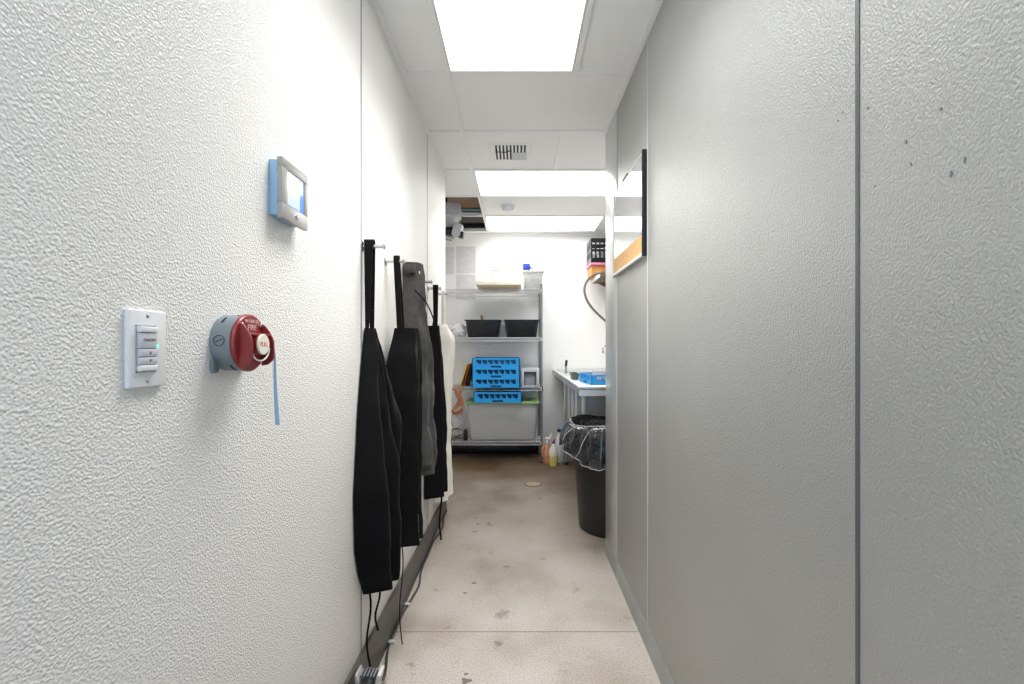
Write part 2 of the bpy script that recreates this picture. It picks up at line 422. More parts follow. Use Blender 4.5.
# smoke detector
t = thing('smoke_detector', 'round white smoke detector on the ceiling between two light panels', 'detector', (-.083, 4.33, ZC))
MB().lathe([(.068, 0), (.068, -.012), (.064, -.014)], (-.083, 4.33, ZC + .006), n=40).build('base', M['white_plastic'], t)
MB().lathe([(.058, 0), (.058, -.02), (.05, -.032), (.03, -.038), (.001, -.04)], (-.083, 4.33, ZC - .008), n=40).build('cover', M['white_plastic'], t)

# things in and under the open ceiling cells
box('plywood_panel', (-1.08, 4.0, 2.79), (-.20, 5.39, 2.82), 'plywood', bev=.003)
tag(bpy.data.objects['plywood_panel'], 'brown plywood sheet seen through the missing ceiling tiles', 'plywood')
bm_ = MB().box((-1.09, 4.28, 2.70), (-.2, 4.31, 2.735), .004, rot=Matrix.Rotation(.12, 3, 'Z')).build('steel_joist', M['beam']); tag(bm_, 'dark steel bar crossing slantwise above the missing ceiling tile', 'beam')
p = MB().tube([(-1.08, 4.60, 2.60), (-.2, 4.60, 2.60)], .014, 14).build('blue_pipe', M['bluepipe']); tag(p, 'blue grey pipe above the open ceiling cell', 'pipe')
p = MB().box((-1.08, 5.22, 2.58), (-.3, 5.26, 2.63), .003).build('steel_angle', M['beam']); tag(p, 'dark steel angle above the ceiling edge by the back wall', 'beam')
# equipment on the ceiling corner
t = thing('ceiling_projector', 'grey boxy equipment with tilted lamp head hanging under the open ceiling corner', 'equipment', (-.72, 4.6, 2.30))
R1 = Matrix.Rotation(.25, 3, 'Y') @ Matrix.Rotation(-.2, 3, 'X')
MB().box(at(430, 230, 4.55), at(457.5, 213, 4.75) + Vector((0, .1, 0)), .03, rot=Matrix.Rotation(.16, 3, 'Y')).build('body', M['bin_grey'], t)
MB().box(at(438, 214.5, 4.5), at(462, 208, 4.7), .012, rot=Matrix.Rotation(.08, 3, 'Y')).build('mounting_plate', M['galv'], t)
MB().box(at(452.5, 235, 4.5), at(462.5, 226, 4.62), .004, rot=Matrix.Rotation(.24, 3, 'Y')).build('lamp_head', M['bin_grey'], t)
MB().box(at(458.5, 237, 4.515), at(464.2, 233.2, 4.60), .006, rot=Matrix.Rotation(.2, 3, 'Y')).build('lens', M['black_plastic'], t)
MB().box(at(440, 234, 4.5), at(453.5, 229.5, 4.6), .004).build('bracket', M['beam'], t)
for k in range(2):
    MB().tube([at(442, 235 + 3 * k, 4.5), at(454 - 2 * k, 238.5 + 2 * k, 4.5)], .009, 8).build('bracket_arm', M['silver_plastic'], t)
MB().tube([at(446, 229, 4.6), at(446, 206, 4.6), at(446, 195, 4.6)], .012, 8).build('hanger_rod', M['beam'], t)

# ------------------------------------------------------------------ left wall devices
# dimmer switch
t = thing('dimmer_switch', 'white dimmer switch plate with push buttons beside the red fire pull', 'switch', (XL, .685, 1.246))
MB().box((XL + .0002, .650, 1.189), (XL + .0085, .720, 1.303), .003, seg=3).build('wall_plate', M['white_plastic'], t)
XF = XL + .0085
fr = MB()
for a, bb in (((.6605, 1.2115), (.6625, 1.2805)), ((.6955, 1.2115), (.6975, 1.2805)), ((.6605, 1.2785), (.6975, 1.2805)), ((.6605, 1.2115), (.6975, 1.2135))):
    fr.box((XF - .001, a[0], a[1]), (XF + .001, bb[0], bb[1]))
fr.build('bezel', M['seam_grey'], t)
def btn(name, z0, z1, m='button_grey', d=.0055):
    return MB().box((XF - .002, .6627, z0 + .0004), (XF + d, .6953, z1 - .0004), .0012).build(name, M[m], t)
btn('top_cap', 1.2695, 1.2785, d=.007, m='white_plastic')
bb = btn('power_button', 1.246, 1.2695)
text('lettering', 'ON/OFF', .0062, (XF + .0056, .680, 1.2585), 'print_brown', bb)
MB().box((XF + .0035, .6935, 1.2475), (XF + .0062, .6955, 1.2525)).build('status_light', M['green_led'], bb)
u = btn('brighter_button', 1.234, 1.246); MB().prism([(XF + .0056, .6795, 1.2382), (XF + .0056, .6835, 1.2382), (XF + .0056, .6815, 1.2425)], (.0003, 0, 0)).build('arrow_mark', M['print_grey'], u)
u = btn('dimmer_button', 1.2225, 1.234); MB().prism([(XF + .0056, .6795, 1.2305), (XF + .0056, .6835, 1.2305), (XF + .0056, .6815, 1.2262)], (.0003, 0, 0)).build('arrow_mark', M['print_grey'], u)
btn('bottom_cap', 1.2135, 1.2225, d=.006, m='white_plastic')
for z in (1.294, 1.1985): MB().lathe([(.003, 0), (.003, .0008), (.002, .0014)], (XF - .0005, .683, z), (1, 0, 0), 14).build('screw', M['chrome'], t)

# thermostat
t = thing('thermostat', 'square silver thermostat with a blue lit screen high on the white wall', 'thermostat', (XL, 1.09, 1.60))
MB().box((XL + .0002, 1.032, 1.5425), (XL + .019, 1.150, 1.6655), .002).build('back_box', M['daylit_plastic'], t)
for z in (1.565, 1.640): MB().box((XL + .0175, 1.0312, z), (XL + .0225, 1.036, z + .008), .0006).build('clip', M['bin_mid'], t)
XT = XL + .031
f = MB()
ya, yb, za, zb = 1.030, 1.156, 1.536, 1.671
sy0, sy1, sz0, sz1 = 1.0555, 1.1405, 1.570, 1.650
for a, bb in (((ya, za), (yb, sz0)), ((ya, sz1), (yb, zb)), ((ya, sz0), (sy0, sz1)), ((sy1, sz0), (yb, sz1))):
    f.box((XL + .019, a[0], a[1]), (XT, bb[0], bb[1]), .0012)
f.build('face_frame', M['silver_plastic'], t)
MB().box((XT - .004, sy0 - .001, sz0 - .001), (XT - .0025, sy1 + .001, sz1 + .001)).build('screen', M['screen'], t)
MB().box((XT - .0026, sy0 + .003, sz0 + .003), (XT - .0018, sy1 - .024, sz1 - .003)).build('screen_window', M['screen_pane'], t)
MB().prism([(XT - .0018, sy0 + .003, sz0 + .003), (XT - .0018, sy1 - .024, sz0 + .003), (XT - .0018, sy1 - .024, sz0 + .03), (XT - .0018, sy1 - .04, sz0 + .045), (XT - .0018, sy0 + .02, sz0 + .03), (XT - .0018, sy0 + .003, sz0 + .034)], (.0003, 0, 0)).build('screen_graph', mat('pale blue screen graph', (176, 192, 222), .15, emit=.5, coat=.5), t)
MB().lathe([(.006, 0), (.006, .002), (.004, .003)], (XT - .0005, 1.098, 1.554), (1, 0, 0), 18, sx=1.25, sy=.8).build('button', M['chrome'], t)

# fire pull station
cy, cz, RB = .884, 1.256, .0525
t = thing('fire_pull_station', 'red fire pull station on a round grey wall box', 'fire alarm', (XL, cy, cz))
jb = MB().lathe([(RB, .0003), (RB, .036), (RB - .002, .0375)], (XL, cy, cz), (1, 0, 0), 56).build('junction_box', M['box_grey'], t)
for (a0, a1, xx) in ((118, 136, .012), (80, 104, .026), (-128, -104, .024)):
    k = MB(); st = [math.radians(a0 + (a1 - a0) * i / 8) for i in range(9)]
    lo = []
    for a in st:
        # angle measured from +Y towards +Z
        d = Vector((0, math.cos(a), math.sin(a)))
        lo.append([Vector((XL + xx, cy, cz)) + d * (RB - .001), Vector((XL + xx, cy, cz)) + d * (RB + .0006), Vector((XL + xx + .004, cy, cz)) + d * (RB + .0006), Vector((XL + xx + .004, cy, cz)) + d * (RB - .001)])
    k.loft(lo).build('slot', M['box_slot'], jb)
# knockout ring on the side that faces the doorway, a screw across it
ko = Vector((XL + .018, cy - RB * .985, cz + .004))
MB().tube([ko + Vector((.0095 * math.cos(a), -.0006 + .0009 * abs(math.sin(a)) * 0, .0095 * math.sin(a))) + Vector((0, RB * .985 - math.sqrt(max(0, RB ** 2 - (.004 + .0095 * math.sin(a)) ** 2)) - .0003, 0)) for a in [2 * PI * i / 32 for i in range(32)]], .0006, 6, closed=True).build('knockout_ring', M['box_slot'], jb)
MB().tube([ko + Vector((-.006, -.0012, -.003)), ko + Vector((.006, -.0012, .003))], .0006, 6).build('knockout_slot', M['box_slot'], jb)
for s in (-1, 1):
    yy = cy + s * .043
    lug = MB().prism([(XL + .0003, yy - .008, cz - .030), (XL + .0003, yy + .008, cz - .030), (XL + .0003, yy + .008, cz - .050), (XL + .0003, yy + .004, cz - .055), (XL + .0003, yy - .004, cz - .055), (XL + .0003, yy - .008, cz - .050)], (.007, 0, 0)).build('mounting_lug', M['box_grey'], jb)
    MB().lathe([(.003, 0), (.003, .003)], (XL + .0065, yy, cz - .047), (1, 0, 0), 12).build('lug_screw', M['chrome'], lug)
X0 = XL + .0375
MB().lathe([(.0535, 0), (.0545, .002), (.0545, .005), (.052, .008), (.03, .0095), (.001, .0098)], (X0, cy, cz), (1, 0, 0), 56).build('face_plate', M['pull_red'], t)
def ear(y, th):
    prof = [(0.004, .038), (.012, .034), (.019, .024), (.0255, .012), (.0285, .002), (.0285, -.028), (.026, -.035), (.016, -.043), (.004, -.045)]
    k = MB().prism([(X0 + a + .004, y, cz + z) for a, z in prof], (0, th, 0))
    o = k.build('guard', M['pull_red'], t)
    bv = o.modifiers.new('soft', 'BEVEL'); bv.width = .0012; bv.segments = 2
    return o
ear(cy - .039, .004); er = ear(cy + .035, .004)
# sloped hood between the guards above the knob
MB().prism([(X0 + .007, cy - .035, cz + .020), (X0 + .026, cy - .035, cz + .0175), (X0 + .026, cy - .035, cz + .0145), (X0 + .007, cy - .035, cz + .006)], (0, .070, 0)).build('hood', M['pull_red'], t)
MB().lathe([(.019, 0), (.0205, .004), (.019, .0225)], (X0 + .006, cy, cz - .003), (1, 0, 0), 36).build('knob_stem', M['pull_red'], t)
kn = MB().lathe([(.0185, 0), (.0195, .001), (.0195, .0035), (.0185, .0045)], (X0 + .0285, cy, cz - .003), (1, 0, 0), 40).build('knob', M['cream'], t)
text('lettering', 'PULL', .0125, (X0 + .0331, cy, cz - .003), 'print_red', kn)
MB().tube([(X0 + .026 + .002 * math.cos(a), cy + .0275 * math.cos(a), cz - .010 + .024 * math.sin(a)) for a in [PI + PI * i / 20 for i in range(21)]], .0016, 8).build('pull_ring', M['white_plastic'], t)
for s in (-1, 1): MB().lathe([(.0042, 0), (.0042, .002), (.003, .003)], (X0 + .0085, cy + s * .031, cz + .033), (1, 0, 0), 16).build('screw', M['chrome'], t)
text('lettering', 'IN CASE OF', .0085, (X0 + .0098, cy, cz + .0405), 'pull_print', t)
text('lettering', 'FIRE', .0160, (X0 + .0100, cy, cz + .0285), 'pull_print', t)
s_ = spline([(X0 + .030, cy + .041, cz - .008), (X0 + .029, cy + .046, cz - .03), (X0 + .024, cy + .058, cz - .09), (X0 + .020, cy + .074, cz - .168)], 6)
MB().ribbon(s_, (.95, .3, 0), [.003] * 4 + [.003 + .006 * i / 15 for i in range(len(s_) - 4)], .0005).build('seal_strap', M['tag_daylit'], t)
MB().tube(spline([(X0 + .030, cy + .041, cz - .008), (X0 + .030, cy + .038, cz - .03), (X0 + .029, cy + .039, cz - .055), (X0 + .028, cy + .042, cz - .07)], 5), .0006, 5).build('seal_thread', M['cream'], t)

# ------------------------------------------------------------------ coat pegs and clothes
def peg(y, label, z=1.605, length=.082):
    t = thing('coat_peg', label, 'coat peg', (XL, y, z), 'chrome pegs along the white wall')
    MB().lathe([(.020, .0003), (.020, .003), (.017, .005), (.010, .006)], (XL, y, z), (1, 0, 0), 28).build('flange', M['chrome'], t)
    MB().lathe([(.0085, .005), (.008, length * .5), (.0075, length - .008), (.0115, length - .006), (.0115, length - .001), (.010, length)], (XL, y, z), (1, 0, 0), 20).build('peg', M['chrome'], t)
PY = [1.655, 1.945, 2.262, 2.575, 2.872, 3.18]
plab = ['chrome coat peg that carries the nearest black apron', 'chrome coat peg with a black apron strap, beside the nearest apron', 'chrome coat peg under the charcoal garment', 'bare chrome coat peg just past the charcoal garment', 'chrome coat peg carrying the last black apron', 'chrome coat peg with the white apron, at the wall end']
for y, l in zip(PY, plab): peg(y, l)

def lerp_tab(tab, s):
    for (s0, v0), (s1, v1) in zip(tab, tab[1:]):
        if s <= s1:
            q = (s - s0) / (s1 - s0) if s1 > s0 else 0
            return v0 + (v1 - v0) * max(0, min(1, q))
    return tab[-1][1]

def drape(name, m, parent, ztop, zbot, y0, y1, d, folds=3., amp=.3, ph=0., xw=XL + .003, nu=64, nv=40, crumple=.008, sharp=1., xoff=((0, 0), (1, 0))):
    """hanging cloth bundle against the wall; y0,y1,d tables over s (0 top .. 1 bottom); zbot(u) lower edge"""
    loops = []
    xw0 = xw
    for j in range(nv + 1):
        s = j / nv; xw = xw0 + lerp_tab(xoff, s); Y0, Y1, D = lerp_tab(y0, s), lerp_tab(y1, s), lerp_tab(d, s); lp = []
        for i in range(nu + 1):
            u = i / nu
            z = ztop + (zbot(u) - ztop) * s
            env = min(1, (math.sin(PI * min(max(u, 0), 1)) * 1.6)) ** .55 if 0 < u < 1 else 0
            w = math.cos(2 * PI * (folds * u + .12 * math.sin(3 * s + ph)) + ph)
            w = math.copysign(abs(w) ** sharp, w)
            dep = D * env * (1 - amp * min(1, s * 2.5 + .1) * (.5 + .5 * w)) + crumple * env * mnoise.noise(Vector((u * 5, s * 7, ph * 3))) + crumple * .6 * env * mnoise.noise(Vector((u * 11, s * 17, ph * 5)))
            lp.append(Vector((xw + max(dep, 0) + .001, Y0 + (Y1 - Y0) * u, z)))
        for i in range(nu - 1, 0, -8):
            u = i / nu; z = ztop + (zbot(u) - ztop) * s
            lp.append(Vector((xw, Y0 + (Y1 - Y0) * u, z)))
        loops.append(lp)
    return MB().loft(loops).build(name, m, parent, angle=75)

def neck_strap(parent, m, y, ztop, zlow, x, gap, width=.024, spread=.012, lowx=None):
    lx = x if lowx is None else lowx
    P = []
    for i in range(9): q = i / 8; P.append((lx - (lx - x) * q - .0, y - spread * (1 - q) * 1.0 - .012, zlow + (ztop - zlow) * q))
    for i in range(1, 6): a = PI - PI * i / 6; P.append((x, y + .012 * math.cos(a), ztop + .012 * math.sin(a)))
    for i in range(9): q = 1 - i / 8; P.append((lx - (lx - x) * q, y + spread * (1 - q) + .012, zlow + (ztop - zlow) * q))
    return MB().ribbon(P, (1, 0, 0), width, .0012).build('neck_strap', m, parent)

def tie(parent, m, p0, p1, w=.007, bend=.006):
    p0, p1 = Vector(p0), Vector(p1); P = []
    for i in range(13):
        q = i / 12; P.append(p0 + (p1 - p0) * q + Vector((bend * math.sin(q * 7), bend * math.sin(q * 5 + 1), 0)))
    return MB().ribbon(P, (.8, .6, 0), w, .0012).build('tie_string', m, parent)

def step(u, a, b, lo, hi):
    q = max(0, min(1, (u - a) / (b - a))); q = q * q * (3 - 2 * q); return lo + (hi - lo) * q

BC, CC, WC = M['black_cloth'], M['charcoal_cloth'], M['white_cloth']
# apron 1
t = thing('apron', 'long black apron on the first peg, the one nearest the thermostat', 'apron', (XL, 1.66, .36), 'aprons hanging on the pegs')
drape('cloth', BC, t, 1.315, lambda u: step(u, .62, .70, .365, .50) + step(u, .70, .98, 0, .30),
      [(0, 1.668), (.05, 1.655), (.11, 1.635), (.3, 1.595), (.6, 1.555), (.8, 1.565), (.9, 1.60), (1, 1.655)],
      [(0, 1.70), (.08, 1.72), (.3, 1.79), (.55, 1.86), (1, 1.86)],
      [(0, .030), (.05, .040), (.11, .054), (.17, .062), (.36, .088), (.54, .116), (.75, .118), (1, .100)], folds=2.6, amp=.42, ph=.6)
neck_strap(t, BC, 1.655, 1.617, 1.30, XL + .0265, .02, width=[.013 + .0024 * i for i in range(9)] + [.034] * 5 + [.034 - .0024 * i for i in range(9)], spread=.016, lowx=XL + .0265)
tie(t, BC, (XL + .032, 1.625, .40), (XL + .036, 1.62, .135)); tie(t, BC, (XL + .055, 1.66, .40), (XL + .052, 1.66, .235))
# apron 2
t = thing('apron', 'black apron with square top on the second peg, overlapping the nearest apron', 'apron', (XL, 1.96, .42), 'aprons hanging on the pegs')
drape('cloth', BC, t, 1.325, lambda u: .432 - .03 * u + .03 * max(0, u - .85) * 4,
      [(0, 1.925), (.05, 1.92), (.12, 1.905), (.3, 1.89), (1, 1.88)], [(0, 2.04), (.06, 2.06), (.3, 2.075), (1, 2.085)],
      [(0, .080), (.10, .105), (.24, .134), (.5, .134), (1, .142)], folds=1.4, amp=.22, ph=2.2, xoff=((0, .040), (.24, 0), (1, 0)))
neck_strap(t, BC, 1.945, 1.616, 1.312, XL + .048, .02, width=.022, spread=.010, lowx=XL + .066)
tie(t, BC, (XL + .078, 1.90, .45), (XL + .080, 1.895, .035), w=.004)
# charcoal garment
t = thing('work_trousers', 'charcoal grey cotton work trousers folded over the third peg', 'trousers', (XL, 2.33, .55))
drape('cloth', CC, t, 1.655, lambda u: .66 - .12 * u,
      [(0, 2.235), (.1, 2.235), (.3, 2.225), (1, 2.26)], [(0, 2.33), (.1, 2.37), (.18, 2.41), (.35, 2.43), (.5, 2.52), (.8, 2.55), (1, 2.54)],
      [(0, .078), (.05, .088), (.3, .095), (.45, .112), (.7, .120), (1, .115)], folds=2.2, amp=.2, ph=1.1, crumple=.02)
MB().box((XL + .004, 2.221, 1.598), (XL + .066, 2.244, 1.640), .008).build('waistband_fold', CC, t)
MB().tube(spline([(XL + .060, 2.226, 1.52), (XL + .108, 2.27, 1.46), (XL + .116, 2.40, 1.40), (XL + .108, 2.46, 1.375), (XL + .088, 2.485, 1.33), (XL + .05, 2.47, 1.29)], 6), .0035, 8).build('drawstring', BC, t)
MB().tube([(XL + .080, 2.452, 1.222), (XL + .092, 2.446, 1.238), (XL + .102, 2.44, 1.222), (XL + .092, 2.446, 1.203)], .004, 6, closed=True).build('white_loop', WC, t)
# apron 4
t = thing('apron', 'slim black apron between the charcoal trousers and the white apron', 'apron', (XL, 2.87, .34), 'aprons hanging on the pegs')
drape('cloth', BC, t, 1.375, lambda u: .345, [(0, 2.85), (.06, 2.83), (.3, 2.76), (1, 2.74)], [(0, 2.895), (.06, 2.91), (.25, 2.96), (.5, 3.0), (1, 3.0)],
      [(0, .065), (.1, .078), (.25, .092), (.5, .108), (1, .112)], folds=2.3, amp=.3, ph=.2)
neck_strap(t, BC, 2.872, 1.616, 1.36, XL + .048, .02, width=[.016 + .0018 * i for i in range(9)] + [.031] * 5 + [.031 - .0018 * i for i in range(9)], spread=.014)
tie(t, BC, (XL + .066, 2.95, .37), (XL + .066, 2.95, .02), w=.012)
# white apron
t = thing('apron', 'off white apron hanging at the end of the white wall', 'apron', (XL, 3.25, .2), 'aprons hanging on the pegs')
drape('cloth', WC, t, 1.40, lambda u: .215, [(0, 3.15), (.06, 3.11), (.3, 3.06), (1, 3.06)], [(0, 3.23), (.05, 3.33), (.12, 3.42), (.6, 3.40), (1, 3.40)],
      [(0, .060), (.04, .085), (.08, .108), (.25, .098), (.45, .085), (.7, .078), (1, .095)], folds=1.9, amp=.2, ph=2.5)
neck_strap(t, WC, 3.18, 1.616, 1.385, XL + .045, .02, width=.018, spread=.006)

# ------------------------------------------------------------------ cord and connector by the baseboard
YY = lambda y: EYE * F / (y - YV)
def gp(px, py, z=.006): # point on the floor
    Y = (EYE - z) * F / (py - YV); return Vector(((px - XV) / F * Y, Y, z))
pts = [(-.480, 1.60, .10), (-.478, 1.68, .06), gp(381.5, 648), gp(389, 632), gp(400, 612), gp(412, 598), gp(419, 585), gp(419.5, 570), gp(421, 556), gp(431, 541), gp(439, 533), gp(443, 526), gp(443, 518), gp(447, 510)]
pts = [Vector(p) for p in pts]
for p in pts: p.x = max(p.x, XL + .02)
c_ = MB().tube(spline(pts, 6), .005, 8).build('power_cord', M['cable_black']); tag(c_, 'dark power cord winding along the floor beside the baseboard', 'cord')
p = thing('cord_connector', 'black cord connector with clear end clips by the baseboard', 'connector', (-.500, 1.45, .0))
MB().lathe([(.020, 0), (.031, .01), (.031, .10), (.029, .19), (.024, .215), (.024, .235)], (-.500, 1.36, .115), (0, 1, 0), 28).build('body', M['black_plastic'], p)
MB().lathe([(.026, 0), (.026, .012)], (-.500, 1.594, .115), (0, 1, 0), 24).build('end_face', M['cable_black'], p)
for s in (-1, 1):
    MB().box((-.500 + s * .033 - .007, 1.545, .095), (-.500 + s * .033 + .007, 1.60, .155), .004, rot=Matrix.Rotation(s * .25, 3, 'Y')).build('end_clip', M['cable_clip'], p)
for k in range(5): MB().box((-.526 + k * .011, 1.555, .139), (-.521 + k * .011, 1.595, .147), .001).build('grip_rib', M['bin_slate'], p)
MB().box((-.520, 1.40, .0), (-.480, 1.56, .088), .004).build('stand', M['cable_black'], p)
for (px, py, l) in ((376, 643.5, 'clear cord clip on the floor near the black connector'), (399.5, 606, 'clear cord clip at the bend of the power cord')):
    q = gp(px, py, .0); q.x = max(q.x, XL + .022)
    o = MB().box(q + Vector((-.012, -.008, 0)), q + Vector((.016, .008, .014)), .004).build('cord_clip', M['cable_clip']); tag(o, l, 'clip', 'clips on the power cord')

# scuffs on the grey wall
for (px, py, w_, h_) in ((868, 108, .003, .006), (843, 112, .003, .002), (838, 121, .002, .003), (906, 142, .003, .008), (911, 164, .002, .005), (951, 174, .003, .009), (941, 109, .006, .003), (875, 186, .002, .003), (965, 160, .002, .006)):
    Y = XR * F / (px - XV); zz = EYE - (py - YV) / F * Y; lp = []
    for i in range(10):
        a = 2 * PI * i / 10; q_ = 1 + .4 * math.sin(2 * a + px); lp.append((XR - .0012, Y + .5 * w_ * q_ * math.cos(a), zz + .5 * h_ * q_ * math.sin(a)))
    o = MB().prism(lp, (.0016, 0, 0)).build('wall_scuff', M['seam_mid']); o['kind'] = 'structure'
# floor drain
q = gp(533, 484, 0)
t = thing('floor_drain', 'round worn drain cover set in the concrete floor', 'drain', q)
MB().lathe([(.078, 0), (.078, .003), (.070, .004), (.064, .002)], q, n=36).build('rim', M['drain'], t)
MB().lathe([(.064, .0005), (.064, .0025), (.001, .003)], q, n=36).build('cover', mat('brown drain plate', (150, 134, 114), .6, var=.2, vscale=30), t)
for (px, py, r) in ((474, 583, .012), (465, 593, .009), (466, 681, .018), (478, 524, .012), (476, 518, .010), (466, 674, .008), (452, 502, .010)):
    q = gp(px, py, 0); k = MB(); lp = []
    for i in range(14):
        a = 2 * PI * i / 14; rr = r * (1 + .35 * math.sin(3 * a + px)); lp.append(q + Vector((rr * math.cos(a), rr * .8 * math.sin(a), .0003)))
    o = k.prism(lp, (0, 0, .0006)).build('floor_stain', mat('dark spot', (92, 82, 76), .6)); o['kind'] = 'structure'

# ------------------------------------------------------------------ whiteboard on the grey wall
t = thing('whiteboard', 'glossy black framed whiteboard with cork strip on the grey wall', 'whiteboard', (XR, 2.29, 1.63))
wy0, wy1, wz0, wz1 = 1.964, 2.60, 1.632, 2.083
xo, xi = XR - .020, XR - .0003
MB().box((XR - .010, wy0 + .01, wz0 + .01), (xi, wy1 - .008, wz1 - .008)).build('panel', M['board_white'], t)
MB().box((XR - .0108, wy0 + .012, wz0 + .012), (XR - .0099, wy1 - .008, wz0 + .098)).build('cork_strip', M['board_cork'], t)
MB().box((xo, wy0, wz0), (xi, wy0 + .014, wz1), .002).build('side_rail', M['frame_black'], t)
MB().box((XR - .013, wy1 - .010, wz0), (xi, wy1, wz1), .002).build('side_rail', M['frame_alu'], t)
MB().box((XR - .012, wy0 + .0142, wz1 - .008), (xi, wy1 - .0102, wz1), .002).build('top_rail', M['frame_alu'], t)
MB().box((xo, wy0 + .0142, wz0), (xi, wy1 - .0102, wz0 + .014), .002).build('bottom_rail', M['frame_alu'], t)
o = MB().lathe([(.004, 0), (.006, .004), (.006, .085), (.004, .10)], (XR - .009, 2.27, wz1 + .0062), (0, 1, 0), 12).build('marker_pen', M['marker_red']); tag(o, 'dark red marker pen lying on top of the whiteboard frame', 'pen')

# ------------------------------------------------------------------ wire shelving unit
SX0, SX1, SY0, SY1 = -.955, .262, 4.985, 5.365
SZ = [.228, .811, 1.342, 1.863]
t = thing('wire_shelving_unit', 'chrome wire shelving unit with four shelves against the far wall', 'shelving', ((SX0 + SX1) / 2, 5.18, 0))
for x in (SX0, SX1):
    for y in (SY0, SY1):
        po = MB().tube([(x, y, .014), (x, y, 1.90)], .0125, 14).build('post', M['post'], t)
        MB().lathe([(.016, 0), (.016, .006), (.008, .016)], (x, y, 0), n=14).build('foot', M['black_plastic'], po)
        MB().lathe([(.013, 0), (.013, .006), (.006, .012)], (x, y, 1.90), n=14).build('post_cap', M['black_plastic'], po)
def wire_shelf(z):
    k = MB(); R = .0038
    for dz in (0, -.034):
        k.tube([(SX0, SY0, z + dz - .004), (SX1, SY0, z + dz - .004), (SX1, SY1, z + dz - .004), (SX0, SY1, z + dz - .004)], R * 1.25, 6, closed=True)
    for (a, b) in (((SX0, SY0), (SX1, SY0)), ((SX0, SY1), (SX1, SY1)), ((SX0, SY0), (SX0, SY1)), ((SX1, SY0), (SX1, SY1))):
        Ln = math.hypot(b[0] - a[0], b[1] - a[1]); n = int(Ln / .03); P = []
        for i in range(n * 4 + 1):
            q = i / (n * 4); P.append((a[0] + (b[0] - a[0]) * q, a[1] + (b[1] - a[1]) * q, z - .021 + .015 * math.sin(2 * PI * q * n)))
        k.tube(P, R * .9, 5)
    for i in range(1, 46):
        x = SX0 + (SX1 - SX0) * i / 46
        k.tube([(x, SY0, z - .001), (x, SY1, z - .001)], .0024, 5)
    for y in (SY0 + .09, (SY0 + SY1) / 2, SY1 - .09): k.tube([(SX0, y, z - .006), (SX1, y, z - .006)], .003, 5)
    sh = k.build('shelf', M['wire'], t)
    for x in (SX0, SX1):
        for y in (SY0, SY1): MB().lathe([(.019, 0), (.0165, .038)], (x, y, z - .038), n=14).build('collar', M['chrome'], sh)
for z in SZ: wire_shelf(z)
zs = [z + .0016 for z in SZ]

# things on the shelves ------------------------------------------------------------
def tub(name, label, x0, x1, y0, y1, z0, z1, m, lip=.014, taper=.022, group=None, cat='tub'):
    """open tapered tub with a rolled lip and two end handles"""
    t = thing(name, label, cat, ((x0 + x1) / 2, (y0 + y1) / 2, z0), group)
    def rr(ix, iy, z, r=.03):
        xa, xb_, ya, yb_ = x0 + ix, x1 - ix, y0 + iy, y1 - iy; lp = []
        for cx, cy_, a0 in ((xb_ - r, yb_ - r, 0), (xa + r, yb_ - r, 90), (xa + r, ya + r, 180), (xb_ - r, ya + r, 270)):
            for i in range(6): a = math.radians(a0 + 18 * i); lp.append((cx + r * math.cos(a), cy_ + r * math.sin(a), z))
        return lp
    T = lip + taper; w = .003
    MB().loft([rr(T + .004, T + .004, z0), rr(T, T, z0 + .006), rr(lip, lip, z1 - .012), rr(0, 0, z1 - .010), rr(0, 0, z1), rr(lip + w, lip + w, z1), rr(T + w, T + w, z0 + .008)]).build('body', m, t)
    return t
tub('bus_tub', 'black bus tub with a wooden handle sticking out, on the second shelf down', -.566, -.166, 4.96, 5.36, zs[2], 1.532, M['tub_black'], group='black bus tubs')
tub('bus_tub', 'black bus tub without any handle, next to the shelving post', -.146, .247, 4.96, 5.36, zs[2], 1.532, M['tub_black'], group='black bus tubs')
k = MB(); k.prism([(-.415, 5.10, 1.545), (-.36, 5.10, 1.52), (-.37, 5.10, 1.44), (-.42, 5.10, 1.36), (-.44, 5.10, 1.36), (-.42, 5.10, 1.44)], (0, .02, 0))
k = MB(); k.loft([[(-.33, 5.08, 1.356), (-.31, 5.08, 1.356), (-.31, 5.10, 1.356), (-.33, 5.10, 1.356)], [(-.395, 5.1, 1.53), (-.362, 5.1, 1.53), (-.362, 5.12, 1.53), (-.395, 5.12, 1.53)], [(-.402, 5.1, 1.575), (-.376, 5.1, 1.575), (-.376, 5.12, 1.575), (-.402, 5.12, 1.575)], [(-.397, 5.105, 1.592), (-.386, 5.105, 1.592), (-.386, 5.115, 1.592), (-.397, 5.115, 1.592)]])
tag(k.build('wooden_handle', M['wood_brown']), 'tan wooden handle tip poking out of the black tub', 'handle')

def blob(name, m, c, r, seed=0, amp=.25, freq=3., n=4):
    k = bmesh.new(); bmesh.ops.create_icosphere(k, subdivisions=n, radius=1)
    for v in k.verts:
        d = v.co.normalized(); q = 1 + amp * mnoise.noise(d * freq + Vector((seed, seed * 2, 0))) + amp * .5 * mnoise.noise(d * freq * 3 + Vector((seed, 0, 5)))
        v.co = Vector((d.x * r[0] * q, d.y * r[1] * q, max(d.z * r[2] * q, -r[2] * .8))) + Vector(c)
    b_ = MB(); b_.add(k); return b_.build(name, m)
tag(blob('plastic_bag', M['bag_clear'], (-.66, 5.10, zs[2] + .072), (.105, .13, .09), 3), 'crumpled clear plastic bag beside the black tubs', 'bag')

